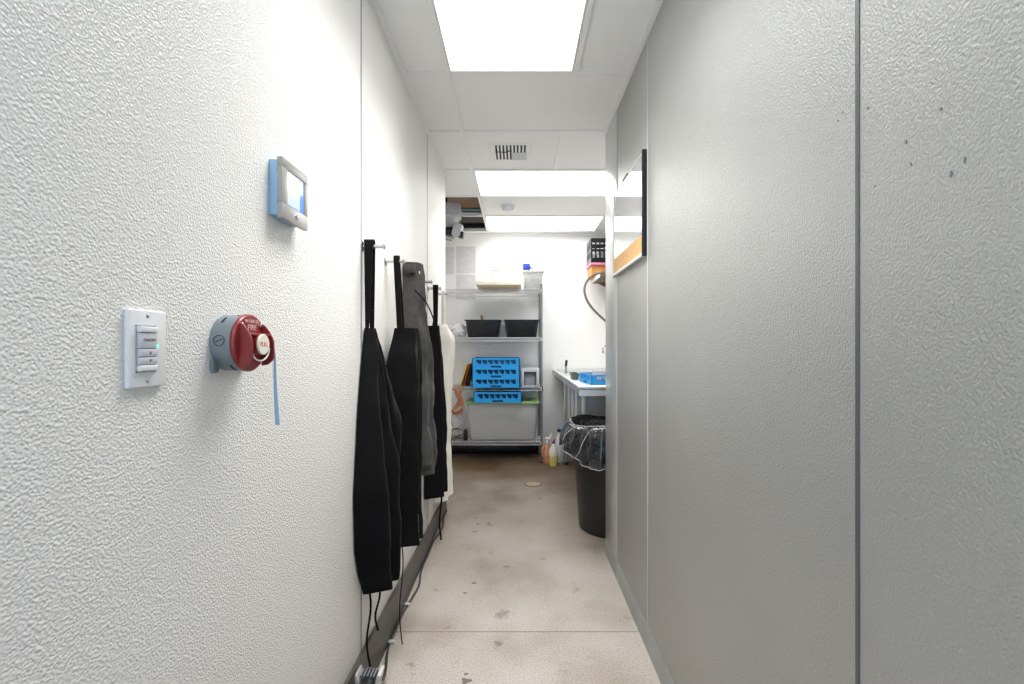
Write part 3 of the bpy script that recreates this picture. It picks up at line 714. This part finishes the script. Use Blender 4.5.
# top shelf: tray, carton, grey bin, blue spray head
t = thing('cutting_board', 'thick cream board lying out over the top shelf edge', 'cutting board', (-.19, 5.05, zs[3]))
MB().box((-.432, 4.82, zs[3] + .018), (.046, 5.34, zs[3] + .066), .008).build('slab', M['board_cream'], t)
MB().box((-.40, 4.86, zs[3] + .0005), (.02, 5.33, zs[3] + .0178), .006).build('foot_rim', M['board_tan'], t)
t = thing('paper_carton', 'small white printed carton standing on the cream board', 'carton', (-.16, 5.0, zs[3] + .066))
p0, p1 = at(492, 281, 5.0), at(511, 267, 5.0)
MB().box((p0.x, 5.0, zs[3] + .0665), (p1.x, 5.12, zs[3] + .215), .002).build('box', M['white_plastic'], t)
for k in range(4): MB().box((p0.x + .01 + k * .055, 4.9985, zs[3] + .08), (p0.x + .014 + k * .055, 5.0, zs[3] + .20)).build('printed_stripe', M['board_tan'], t)
MB().box((p0.x + .004, 4.9985, zs[3] + .196), (p1.x - .06, 5.0, zs[3] + .204)).build('printed_band', M['jug_beige'], t)
tub('storage_bin', 'pale grey open bin at the end of the top shelf', .058, .295, 5.0, 5.34, zs[3], 2.06, M['galv'], lip=.010, taper=.018, cat='bin')
t = thing('spray_bottle', 'spray bottle with a royal blue trigger top in the pale grey bin', 'bottle', (.10, 5.12, zs[3] + .01))
MB().lathe([(.028, 0), (.030, .01), (.030, .13), (.026, .17), (.013, .20), (.013, .215)], (.134, 5.13, zs[3] + .012), n=20).build('bottle', M['white_plastic'], t)
MB().box((.064, 5.11, zs[3] + .222), (.145, 5.15, zs[3] + .295), .008).build('trigger_head', M['blue_cap'], t)
MB().box((.142, 5.12, zs[3] + .225), (.155, 5.14, zs[3] + .285), .004, rot=Matrix.Rotation(-.7, 3, 'Y')).build('trigger', M['navy_cap'], t)

# dish racks
def dish_rack(parent_loc, x0, x1, y0, y1, z0, z1, label, group, rot=0., cells=7, divide=True):
    t = thing('dish_rack', label, 'dish rack', ((x0 + x1) / 2, (y0 + y1) / 2, z0), group)
    W, D, H = x1 - x0, y1 - y0, z1 - z0; th = .008
    k = MB()
    def side(o, ux, uy, Ln, nrm):
        """lattice wall: bottom band with a handle hole, top band, slanting struts between"""
        o, ux, nrm = Vector(o), Vector(ux), Vector(nrm) * th; up = Vector((0, 0, 1))
        def q(a, b, c, d):  # quad in (u,z)
            k.prism([o + ux * a[0] + up * a[1], o + ux * b[0] + up * b[1], o + ux * c[0] + up * c[1], o + ux * d[0] + up * d[1]], nrm)
        hb, ht = H * .40, H * .84; e = .042; hm = Ln / 2
        q((0, 0), (e, 0), (e, H), (0, H)); q((Ln - e, 0), (Ln, 0), (Ln, H), (Ln - e, H))
        q((e, ht), (Ln - e, ht), (Ln - e, H), (e, H))
        q((e, H * .24), (Ln - e, H * .24), (Ln - e, hb), (e, hb))
        q((e, 0), (hm - .055, 0), (hm - .055, H * .24), (e, H * .24)); q((hm + .055, 0), (Ln - e, 0), (Ln - e, H * .24), (hm + .055, H * .24)); q((hm - .055, 0), (hm + .055, 0), (hm + .055, .004), (hm - .055, .004))
        n = cells; s_ = (Ln - 2 * e) / n
        for i in range(1, n):
            c0 = e + s_ * i; q((c0 - .006, hb), (c0 + .006, hb), (c0 + .003, ht), (c0 - .003, ht))
        for i in range(n):
            a = e + s_ * i; q((a, hb), (a + s_ * .42, hb), (a + s_ * .25, hb + (ht - hb) * .45), (a, hb + (ht - hb) * .25))
    side((x0, y0, z0), (1, 0, 0), 0, W, (0, 1, 0)); side((x0, y1 - th, z0), (1, 0, 0), 0, W, (0, 1, 0))
    side((x0, y0, z0), (0, 1, 0), 0, D, (1, 0, 0)); side((x1 - th, y0, z0), (0, 1, 0), 0, D, (1, 0, 0))
    o1 = k.build('frame', M['rack_blue'], t, smooth=False)
    k = MB()
    for i in range(7):
        x = x0 + .01 + (W - .02) * i / 6; k.box((x - .003, y0 + th, z0 + .004), (x + .003, y1 - th, z0 + .016))
        y = y0 + .01 + (D - .02) * i / 6; k.box((x0 + th, y - .003, z0 + .004), (x1 - th, y + .003, z0 + .016))
    # inner divider walls
    for i in (1, 2, 3, 4, 5) if divide else ():
        y = y0 + D * i / 6; k.box((x0 + th, y - .002, z0 + .016), (x1 - th, y + .002, z0 + H * .9))
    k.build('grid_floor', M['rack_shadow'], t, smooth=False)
    if rot: t.rotation_euler.z = rot
    return t
rl = ['blue dish rack, topmost of the three stacked racks', 'blue dish rack in the middle of the stack of three', 'blue dish rack at the bottom of the stack of three']
for i in range(3):
    z0 = zs[1] + .1035 * (2 - i) + .0002
    dish_rack(None, -.470, .030, 4.86, 5.355, z0, z0 + .103, rl[i], 'blue racks stacked on the shelf')
# grey bin on its side
t = thing('napkin_bin', 'light grey bin lying on its side next to the blue racks', 'bin', (.145, 5.1, zs[1]))
gx0, gx1, gz0, gz1 = .046, .238, zs[1], 1.007
k = MB()
k.box((gx0, 4.97, gz0), (gx0 + .03, 5.33, gz1), .004); k.box((gx1 - .03, 4.97, gz0), (gx1, 5.33, gz1), .004); k.box((gx0 + .0295, 4.97, gz1 - .035), (gx1 - .0295, 5.33, gz1), .004); k.box((gx0 + .0295, 4.97, gz0), (gx1 - .0295, 5.33, gz0 + .012), .003)
k.build('shell', M['bin_grey'], t)
k = MB(); k.box((gx0 + .032, 5.005, gz0 + .0125), (gx0 + .044, 5.30, gz1 - .04), .002); k.box((gx1 - .044, 5.005, gz0 + .0125), (gx1 - .032, 5.30, gz1 - .04), .002); k.box((gx0 + .0325, 5.005, gz1 - .052), (gx1 - .0325, 5.30, gz1 - .036), .002)
k.build('inner_frame', M['bin_slate'], t)
MB().box((gx0 + .045, 5.02, gz0 + .0125), (gx1 - .045, 5.04, gz1 - .054), .004).build('inner_panel', M['bin_mid'], t)
# leaning boards
for i, (m, l) in enumerate((('black_plastic', 'black board leaning right against the blue racks'), ('red_board', 'rust red cutting board leaning between black and yellow boards'), ('yellow_board', 'yellow cutting board leaning outermost beside the blue racks'))):
    if i == 0: l = 'black board leaning directly against the blue racks'
    bx = -.535 - .034 * i; an = .23 + .03 * i; Rm = Matrix.Rotation(an, 3, 'Y')
    o = MB().box((bx - .012, 5.0, zs[1]), (bx, 5.34, zs[1] + .255 - .005 * i), .004, rot=Rm, piv=(bx, 5.0, zs[1])).build('cutting_board', M[m])
    o.location.z += .0002 + max(0, zs[1] - min((o.matrix_basis @ v.co).z for v in o.data.vertices))
    tag(o, l, 'cutting board', 'coloured boards leaning on the shelf')

# storage tote with green lid, rack on it, coil of tubing etc.
t = thing('storage_tote', 'large cloudy plastic tote with a green lid on the bottom shelf', 'tote', (-.155, 5.16, zs[0]))
tx0, tx1 = -.560, .238
def rrect(xa, xb_, ya, yb_, z, r=.035):
    lp = []
    for cx, cy_, a0 in ((xb_ - r, yb_ - r, 0), (xa + r, yb_ - r, 90), (xa + r, ya + r, 180), (xb_ - r, ya + r, 270)):
        for i in range(6): a = math.radians(a0 + 18 * i); lp.append((cx + r * math.cos(a), cy_ + r * math.sin(a), z))
    return lp
MB().loft([rrect(tx0 + .05, tx1 - .035, 5.06, 5.33, zs[0]), rrect(tx0 + .045, tx1 - .03, 5.05, 5.335, zs[0] + .015), rrect(tx0 + .018, tx1 - .012, 4.975, 5.35, .628)]).build('body', M['bin_clear'], t)
MB().loft([rrect(tx0 + .006, tx1 - .002, 4.955, 5.355, .6285), rrect(tx0, tx1 + .004, 4.95, 5.358, .635), rrect(tx0, tx1 + .004, 4.95, 5.358, .652), rrect(tx0 + .02, tx1 - .016, 4.965, 5.34, .656), rrect(tx0 + .03, tx1 - .03, 4.98, 5.33, .650)]).build('lid', M['lid_green'], t)
dish_rack(None, -.455, .050, 4.87, 5.355, .6565, .7655, 'blue dish rack sitting on the green tote lid under the shelf', 'blue racks stacked on the shelf')
# orange tubing coil hanging off the shelf edge
k = MB()
for i in range(5):
    a0 = .12 * i
    P = [at(458 - 3.0 * i, 387, 4.962), at(455 + .6 * i, 392, 4.955 - .004 * i), at(459 + 1.2 * i, 402, 4.95 - .006 * i), at(463 - 1.1 * i, 411, 4.95 - .006 * i), at(456 - 1.5 * i, 415 - i, 4.955), at(452 + 1.6 * i, 411 - i, 4.96), at(458 + i * .8, 401, 4.962), at(462 - .8 * i, 391, 4.962), at(459 + i * .5, 386.8, 4.975)]
    k.tube(spline(P, 6), .0052, 7)
tag(k.build('rubber_tubing', M['copper']), 'tangle of orange brown tubing hanging off the shelf edge', 'tubing')
tag(blob('cloth_bundle', M['bag_grey'], (-.665, 5.13, zs[0] + .05), (.085, .12, .06), 9, .3), 'grey rag bundle on the bottom shelf beside the tote', 'rag')
tag(blob('film_bag', M['bag_clear'], (-.665, 5.14, zs[0] + .205), (.072, .09, .10), 5, .2), 'clear plastic bag resting on the grey rag bundle', 'bag')
t = thing('squeeze_bottle', 'small black squeeze bottle squeezed in beside the big tote', 'bottle', (-.548, 5.03, zs[0]))
MB().lathe([(.021, 0), (.022, .01), (.022, .10), (.012, .13)], (-.556, 5.03, zs[0]), n=18).build('bottle', M['black_plastic'], t)
MB().lathe([(.012, 0), (.012, .02), (.004, .035)], (-.556, 5.03, zs[0] + .13), n=14).build('cap', M['bin_mid'], t)

# notices on the far wall
for (px0, px1, py0, py1, l) in ((456.3, 475.6, 246.5, 273.4, 'printed notice sheet on the far wall, upper one of the pair'), (456.3, 475.6, 274.6, 299, 'printed notice sheet pinned just below the upper notice'), (443.5, 454, 247, 274, 'pale notice sheet half hidden behind the end of the white wall')):
    a, bb = at(px0, py1, 5.397), at(px1, py0, 5.397)
    o = MB().box((a.x, 5.3970, a.z), (bb.x, 5.3998, bb.z)).build('notice_sheet', M['paper']); tag(o, l, 'notice', 'notices on the far wall')

# ------------------------------------------------------------------ dish table, sink, rinse hose
CX0, CX1, CY0, CY1, CZ = .425, 1.265, 3.27, 5.385, .972
t = thing('sink_counter', 'stainless steel sink counter along the far room side wall', 'counter', (.85, 4.3, 0))
k = MB()
k.box((CX0 + .03, CY0 + .03, CZ - .035), (CX1 - .01, CY1 - .01, CZ - .028))
k.build('worktop', M['steel'], t)
P = [(CX1, CY0 + .012, CZ - .012), (CX0 + .03, CY0 + .012, CZ - .012), (CX0 + .012, CY0 + .03, CZ - .012), (CX0 + .012, CY1 - .02, CZ - .012)]
k = MB(); k.box((CX0, CY0, CZ - .03), (CX0 + .032, CY1, CZ), .010, seg=3); k.box((CX0 + .001, CY0 + .0005, CZ - .0301), (CX1, CY0 + .032, CZ - .0002), .010, seg=3)
k.build('rolled_rim', M['steel'], t)
k = MB(); k.box((CX0 + .012, CY0 + .012, CZ - .075), (CX1, CY0 + .018, CZ - .028)); k.box((CX0 + .012, CY0 + .018, CZ - .06), (CX0 + .018, CY1, CZ - .028)); k.build('apron', M['steel'], t)
MB().box((CX0 + .035, CY1 - .012, CZ - .03), (CX1 - .01, CY1, CZ + .02), .003).build('backsplash', M['steel'], t)
# bowl
k = MB(); bx0, by0, by1, bz = .478, 3.66, 4.66, .50
k.box((bx0, by0, bz), (1.20, by1, CZ - .0352), .012)
bo = k.build('sink_bowl', M['steel_dark'], t)
for y in (3.70, 3.96, 4.22, 4.60):
    MB().box((bx0 - .014, y - .02, bz + .02), (bx0 + .001, y + .02, CZ - .07), .005).build('side_rib', M['steel'], bo)
for (x, y) in ((.52, 3.60), (.52, 4.90), (1.20, 3.60), (1.20, 4.90)):
    lg = MB().tube([(x, y, .03), (x, y, CZ - .0355)], .020, 16).build('leg', M['steel_dark'] if y > 4 else M['steel'], t)
    MB().lathe([(.022, 0), (.022, .012), (.014, .03)], (x, y, 0), n=16).build('foot', M['black_plastic'], lg)
MB().lathe([(.010, 0), (.010, .012)], (CX0 - .004, CY1 - .02, CZ - .016), (-1, 0, 0), 12).build('rim_end_cap', M['black_plastic'], t)
# tap lever
t = thing('tap_valve', 'short dark chrome tap valve at the back corner of the sink counter', 'tap', (.553, 5.25, CZ))
MB().lathe([(.024, 0), (.024, .006), (.012, .012), (.011, .06), (.014, .065), (.014, .09), (.008, .095)], (.553, 5.25, CZ - .0277), n=18).build('stem', M['steel_dark'], t)
MB().tube([(.553, 5.25, CZ + .055), (.556, 5.22, CZ + .115)], .014, 10).build('lever', M['beam'], t)
k = MB(); k.lathe([(.022, 0), (.022, .006), (.013, .01), (.013, .1)], (1.06, 5.28, CZ - .0277), n=18)
k.tube(spline([(1.06, 5.28, CZ + .06), (1.06, 5.27, CZ + .25), (1.03, 5.16, CZ + .285), (.955, 5.0, CZ + .28), (.922, 4.97, CZ + .265), (.92, 4.97, CZ + .215)], 6), .0075, 10)
t = thing('faucet', 'chrome swing faucet over the sink at the far wall', 'faucet', (1.06, 5.28, CZ - .028))
k.build('spout', M['chrome'], t); MB().lathe([(.011, 0), (.011, .018)], (.92, 4.97, CZ + .20), n=14).build('nozzle', M['chrome'], t)
# rinse hose
t = thing('rinse_hose', 'curved grey spray hose over the sink counter', 'hose', (1.15, 4.35, 1.3))
Yh = 4.35
P = [at(640, 268, Yh), at(620, 268, Yh), at(604, 272, Yh), at(593.5, 275, Yh), at(586.5, 282, Yh), at(584.5, 291, Yh), at(587.5, 301, Yh), at(594, 310, Yh), at(605, 320.5, Yh), at(617, 331, Yh)]
MB().tube(spline(P, 8), .0115, 12).build('hose', M['hose'], t)
MB().tube([at(617, 331, Yh), at(622, 340, Yh), at(623, 350, Yh)], [.013, .016, .022], 12).build('spray_head', M['chrome'], t)
MB().tube([at(640, 268, Yh), at(640, 300, Yh), (at(640, 300, Yh).x, Yh, CZ - .0275)], .014, 12).build('riser', M['chrome'], t)

# rack with crockery on the counter
zc = CZ - .0278
rk = dish_rack(None, .56, 1.03, 3.66, 4.06, zc, zc + .078, 'blue dish rack holding white cups on the sink counter', None, rot=.10, divide=False)
for i in range(4):
    cxx, cyy = .665 + .098 * (i % 4), 3.83 + .08 * (i % 2)
    o = MB().lathe([(.025, 0), (.028, .006), (.044, .05), (.049, .088), (.046, .088), (.040, .05), (.022, .010), (.001, .009)], (cxx, cyy, zc + .0163), n=30).build('cup', M['china'])
    tag(o, ['white cup at the open end of the counter rack', 'second white cup from the open end of the counter rack', 'third white cup from the open end of the counter rack', 'white cup deepest in the counter rack'][i], 'cup', 'cups in the rack on the counter')
for (x, y, l) in ((.68, 4.42, 'tan bowl on the counter behind the blue rack, nearer the tap'), (.88, 4.42, 'tan bowl on the counter behind the cups')):
    o = MB().lathe([(.035, 0), (.04, .006), (.072, .05), (.075, .055), (.068, .05), (.036, .01), (.001, .008)], (x, y, zc), n=28).build('bowl', M['terracotta']); tag(o, l, 'bowl', 'tan bowls on the counter')
tub('small_pan', 'dark green small pan on the counter beside the blue rack', .500, .575, 4.2, 4.5, zc, zc + .055, M['leaf_green'], lip=.006, taper=.008, cat='pan')

# trash can with liner
tcx, tcy = .655, 3.215
t = thing('trash_can', 'round black trash can with clear liner under the sink counter', 'trash can', (tcx, tcy, 0))
MB().lathe([(.205, 0), (.222, .012), (.226, .03), (.262, .60), (.264, .66), (.276, .665), (.276, .695), (.262, .70), (.255, .66), (.22, .05), (.001, .045)], (tcx, tcy, 0), n=56).build('body', M['can_black'], t)
# liner: turned over the rim, hanging outside in swags, standing up above it
nA = 120; loops = []
def liner_r(a, s):
    w = .010 * math.sin(9 * a + 1.1) + .008 * math.sin(17 * a + 2 + 3 * s) + .006 * math.sin(31 * a)
    return w
prof = [(.236, .50), (.246, .64), (.258, .705), (.280, .735), (.302, .715), (.322, .655), (.330, .60), (.320, .555)]
for s, (r, z) in enumerate(prof):
    lp = []
    for i in range(nA):
        a = 2 * PI * i / nA; out = max(0, (s - 2) / 5)
        rr_ = r + liner_r(a, s) * (.25 + 1.3 * out) + .022 * out * max(0, math.cos(a - math.radians(178))) ** 2
        hang = .095 * max(0, math.cos(a - math.radians(268))) ** 2 + .022 * math.sin(5 * a + .6)
        zz = z - hang * out ** 2 + (.012 * math.sin(3 * a + .5) if s in (2, 3, 4) else 0)
        if s <= 1: rr_ = r
        if s >= 2 and rr_ < .286 and zz < .705 and s > 3: rr_ = .286
        lp.append((tcx + rr_ * math.cos(a), tcy + rr_ * math.sin(a), zz))
    loops.append(lp)
ln = MB().loft(loops, caps=False).build('liner', M['liner'], t, angle=170)
sd = ln.modifiers.new('film', 'SOLIDIFY'); sd.thickness = .0012
for (s, r_) in ((3, .0024), (7, .0026)):
    MB().tube([Vector(p) for p in loops[s]], r_, 6, closed=True).build('liner_edge_highlight', M['liner_edge_highlight'], ln)
# pale strips along the liner folds, highlights painted as colour
for a0, s0, s1 in ((178, 3, 7), (196, 4, 6), (212, 3, 7), (232, 4, 7), (168, 5, 7)):
    i0 = int(a0 / 360 * nA); P = [Vector(loops[s][(i0 + (s - s0) * (1 if a0 % 2 else -1) * 2) % nA]) + Vector((-.002, -.002, 0)) for s in range(s0, s1 + 1)]
    if len(P) > 1: MB().tube(spline(P, 5), [.0008 + .0022 * math.sin(PI * j / (5 * (len(P) - 1))) for j in range(5 * (len(P) - 1) + 1)], 6).build('liner_highlight', M['liner_edge_highlight'], ln)

# bottles on the floor by the shelving
def bottle(name, label, x, y, prof, m, neck=None, capm=None, cap=None, sy=1., extra=None, group='cleaning bottles on the floor'):
    t = thing(name, label, 'bottle', (x, y, 0), group)
    MB().lathe(prof, (x, y, 0), n=24, sx=.8).build('bottle', m, t)
    if cap: MB().lathe(cap, (x, y, 0), n=18).build('cap', capm, t)
    return t
t = bottle('cleaner_jug', 'orange cleaner jug with white spray pump beside the shelving post', .325, 4.97, [(.040, 0), (.046, .01), (.046, .12), (.036, .17), (.022, .20), (.016, .215)], M['orange_liquid'], None, M['white_plastic'], [(.019, .21), (.019, .235), (.010, .24), (.010, .25)])
MB().box((.30, 4.955, .245), (.362, 4.985, .275), .008).build('pump_head', M['white_plastic'], t)
MB().box((.352, 4.962, .262), (.372, 4.978, .315), .006, rot=Matrix.Rotation(.3, 3, 'Y')).build('pump_spout', M['white_plastic'], t)
MB().tube(spline([(.290, 4.95, .18), (.272, 4.945, .15), (.276, 4.945, .09), (.288, 4.95, .06)], 5), .009, 8).build('handle', M['orange_liquid'], t)
t = bottle('soap_bottle', 'clear bottle of yellow cleaner with black cap in front of the jugs', .382, 4.86, [(.044, 0), (.048, .008), (.048, .105)], M['yellow_liquid'], None, M['black_plastic'], [(.014, .232), (.014, .25)])
MB().lathe([(.048, .1052), (.048, .145), (.040, .175), (.022, .205), (.016, .2318)], (.382, 4.86, 0), n=24, sx=.8).build('bottle_top', M['bottle_clear'], t)
bottle('bleach_jug', 'white jug with navy cap standing behind the yellow cleaner', .455, 5.02, [(.050, 0), (.055, .01), (.055, .17), (.040, .23), (.018, .30), (.018, .325)], M['white_plastic'], None, M['navy_cap'], [(.022, .325), (.022, .352)])
bottle('pink_bottle', 'pink topped bottle between the orange and white jugs', .425, 5.13, [(.034, 0), (.036, .01), (.036, .13), (.018, .16)], M['jug_beige'], None, M['pink_plastic'], [(.026, .16), (.026, .21), (.015, .222)])
bottle('beige_jug', 'beige jug behind the counter leg', .575, 5.08, [(.058, 0), (.062, .01), (.062, .16), (.045, .2), (.020, .24)], M['jug_beige'], None, M['white_plastic'], [(.022, .24), (.022, .262)])

# wall shelf with crate
t = thing('wall_shelf', 'brown board shelf high on the far room side wall', 'shelf', (1.06, 5.03, 1.955))
MB().box((.852, 4.76, 1.960), (1.268, 5.30, 1.995), .003).build('board', M['wood_brown'], t)
MB().box((.846, 4.755, 1.957), (.8515, 5.305, 1.998), .001).build('edge_strip', M['white_plastic'], t)
for y in (4.85, 5.22): MB().prism([(1.268, y, 1.9595), (.90, y, 1.9595), (1.268, y, 1.78)], (0, .02, 0)).build('bracket', M['wood_brown'], t)
o = MB().box((.805, 5.02, 1.9985), (1.17, 5.29, 2.118), .006).build('cardboard_box', M['cardboard']); tag(o, 'flat tan orange cardboard box on the high wall shelf', 'box')
o = MB().box((.79, 4.995, 2.1185), (1.19, 5.315, 2.148), .006).build('pink_tray', M['pink_tray']); tag(o, 'pink tray between the cardboard box and black crate', 'tray')
t = thing('milk_crate', 'black plastic crate on top of the pink tray', 'crate', (.97, 5.15, 2.1485))
kx0, kx1, ky0, ky1, kz0, kz1 = .795, 1.125, 5.0, 5.31, 2.1485, 2.410
k = MB()
for (a, bb, ax) in (((kx0, ky0), (kx1, ky0 + .012), 0), ((kx0, ky1 - .012), (kx1, ky1), 0), ((kx0, ky0 + .012), (kx0 + .012, ky1 - .012), 1), ((kx1 - .012, ky0 + .012), (kx1, ky1 - .012), 1)):
    for z0, z1 in ((0, .05), (.12, .145), (.215, kz1 - kz0)): k.box((a[0], a[1], kz0 + z0), (bb[0], bb[1], kz0 + z1))
    n = 7
    for i in range(n + 1):
        q = i / n
        if ax == 0:
            x = a[0] + (bb[0] - a[0] - .016) * q; k.box((x, a[1] + .001, kz0), (x + .016, bb[1] - .001, kz1))
        else:
            y = a[1] + (bb[1] - a[1] - .016) * q; k.box((a[0] + .001, y, kz0), (bb[0] - .001, y + .016, kz1))
k.box((kx0 + .01, ky0 + .01, kz0), (kx1 - .01, ky1 - .01, kz0 + .008))
k.build('frame', M['tub_black'], t, smooth=False)
o = blob('folded_film', M['bag_clear'], (.96, 5.15, kz0 + .10), (.11, .11, .085), 11, .25); o.data.materials[0] = mat('white wrapped goods', (216, 216, 216), .4, var=.2, vscale=25); tag(o, 'white wrapped goods inside the black crate', 'package')

# ------------------------------------------------------------------ light and camera
wd = bpy.data.worlds.new('daylight'); scn.world = wd; wd.use_nodes = True
bg = wd.node_tree.nodes['Background']; bg.inputs[0].default_value = (.42, .66, 1.0, 1); bg.inputs[1].default_value = 3.0
cam = bpy.data.cameras.new('camera'); co = bpy.data.objects.new('camera', cam); COL.objects.link(co)
co.location = (0, 0, EYE); co.rotation_euler = (PI / 2, 0, 0)
cam.sensor_width = 36; cam.lens = 36 * F / 1024; cam.shift_x = -(XV - 512) / 1024; cam.shift_y = (YV - 342) / 1024; cam.clip_start = .01
scn.camera = co
vs = scn.view_settings; vs.view_transform = 'Standard'; vs.look = 'None'; vs.gamma = 1; vs.use_curve_mapping = False; vs.exposure = 0.0
scn.cycles.max_bounces = 12; scn.cycles.diffuse_bounces = 8; scn.cycles.use_denoising = True; scn.cycles.denoising_prefilter = 'NONE'
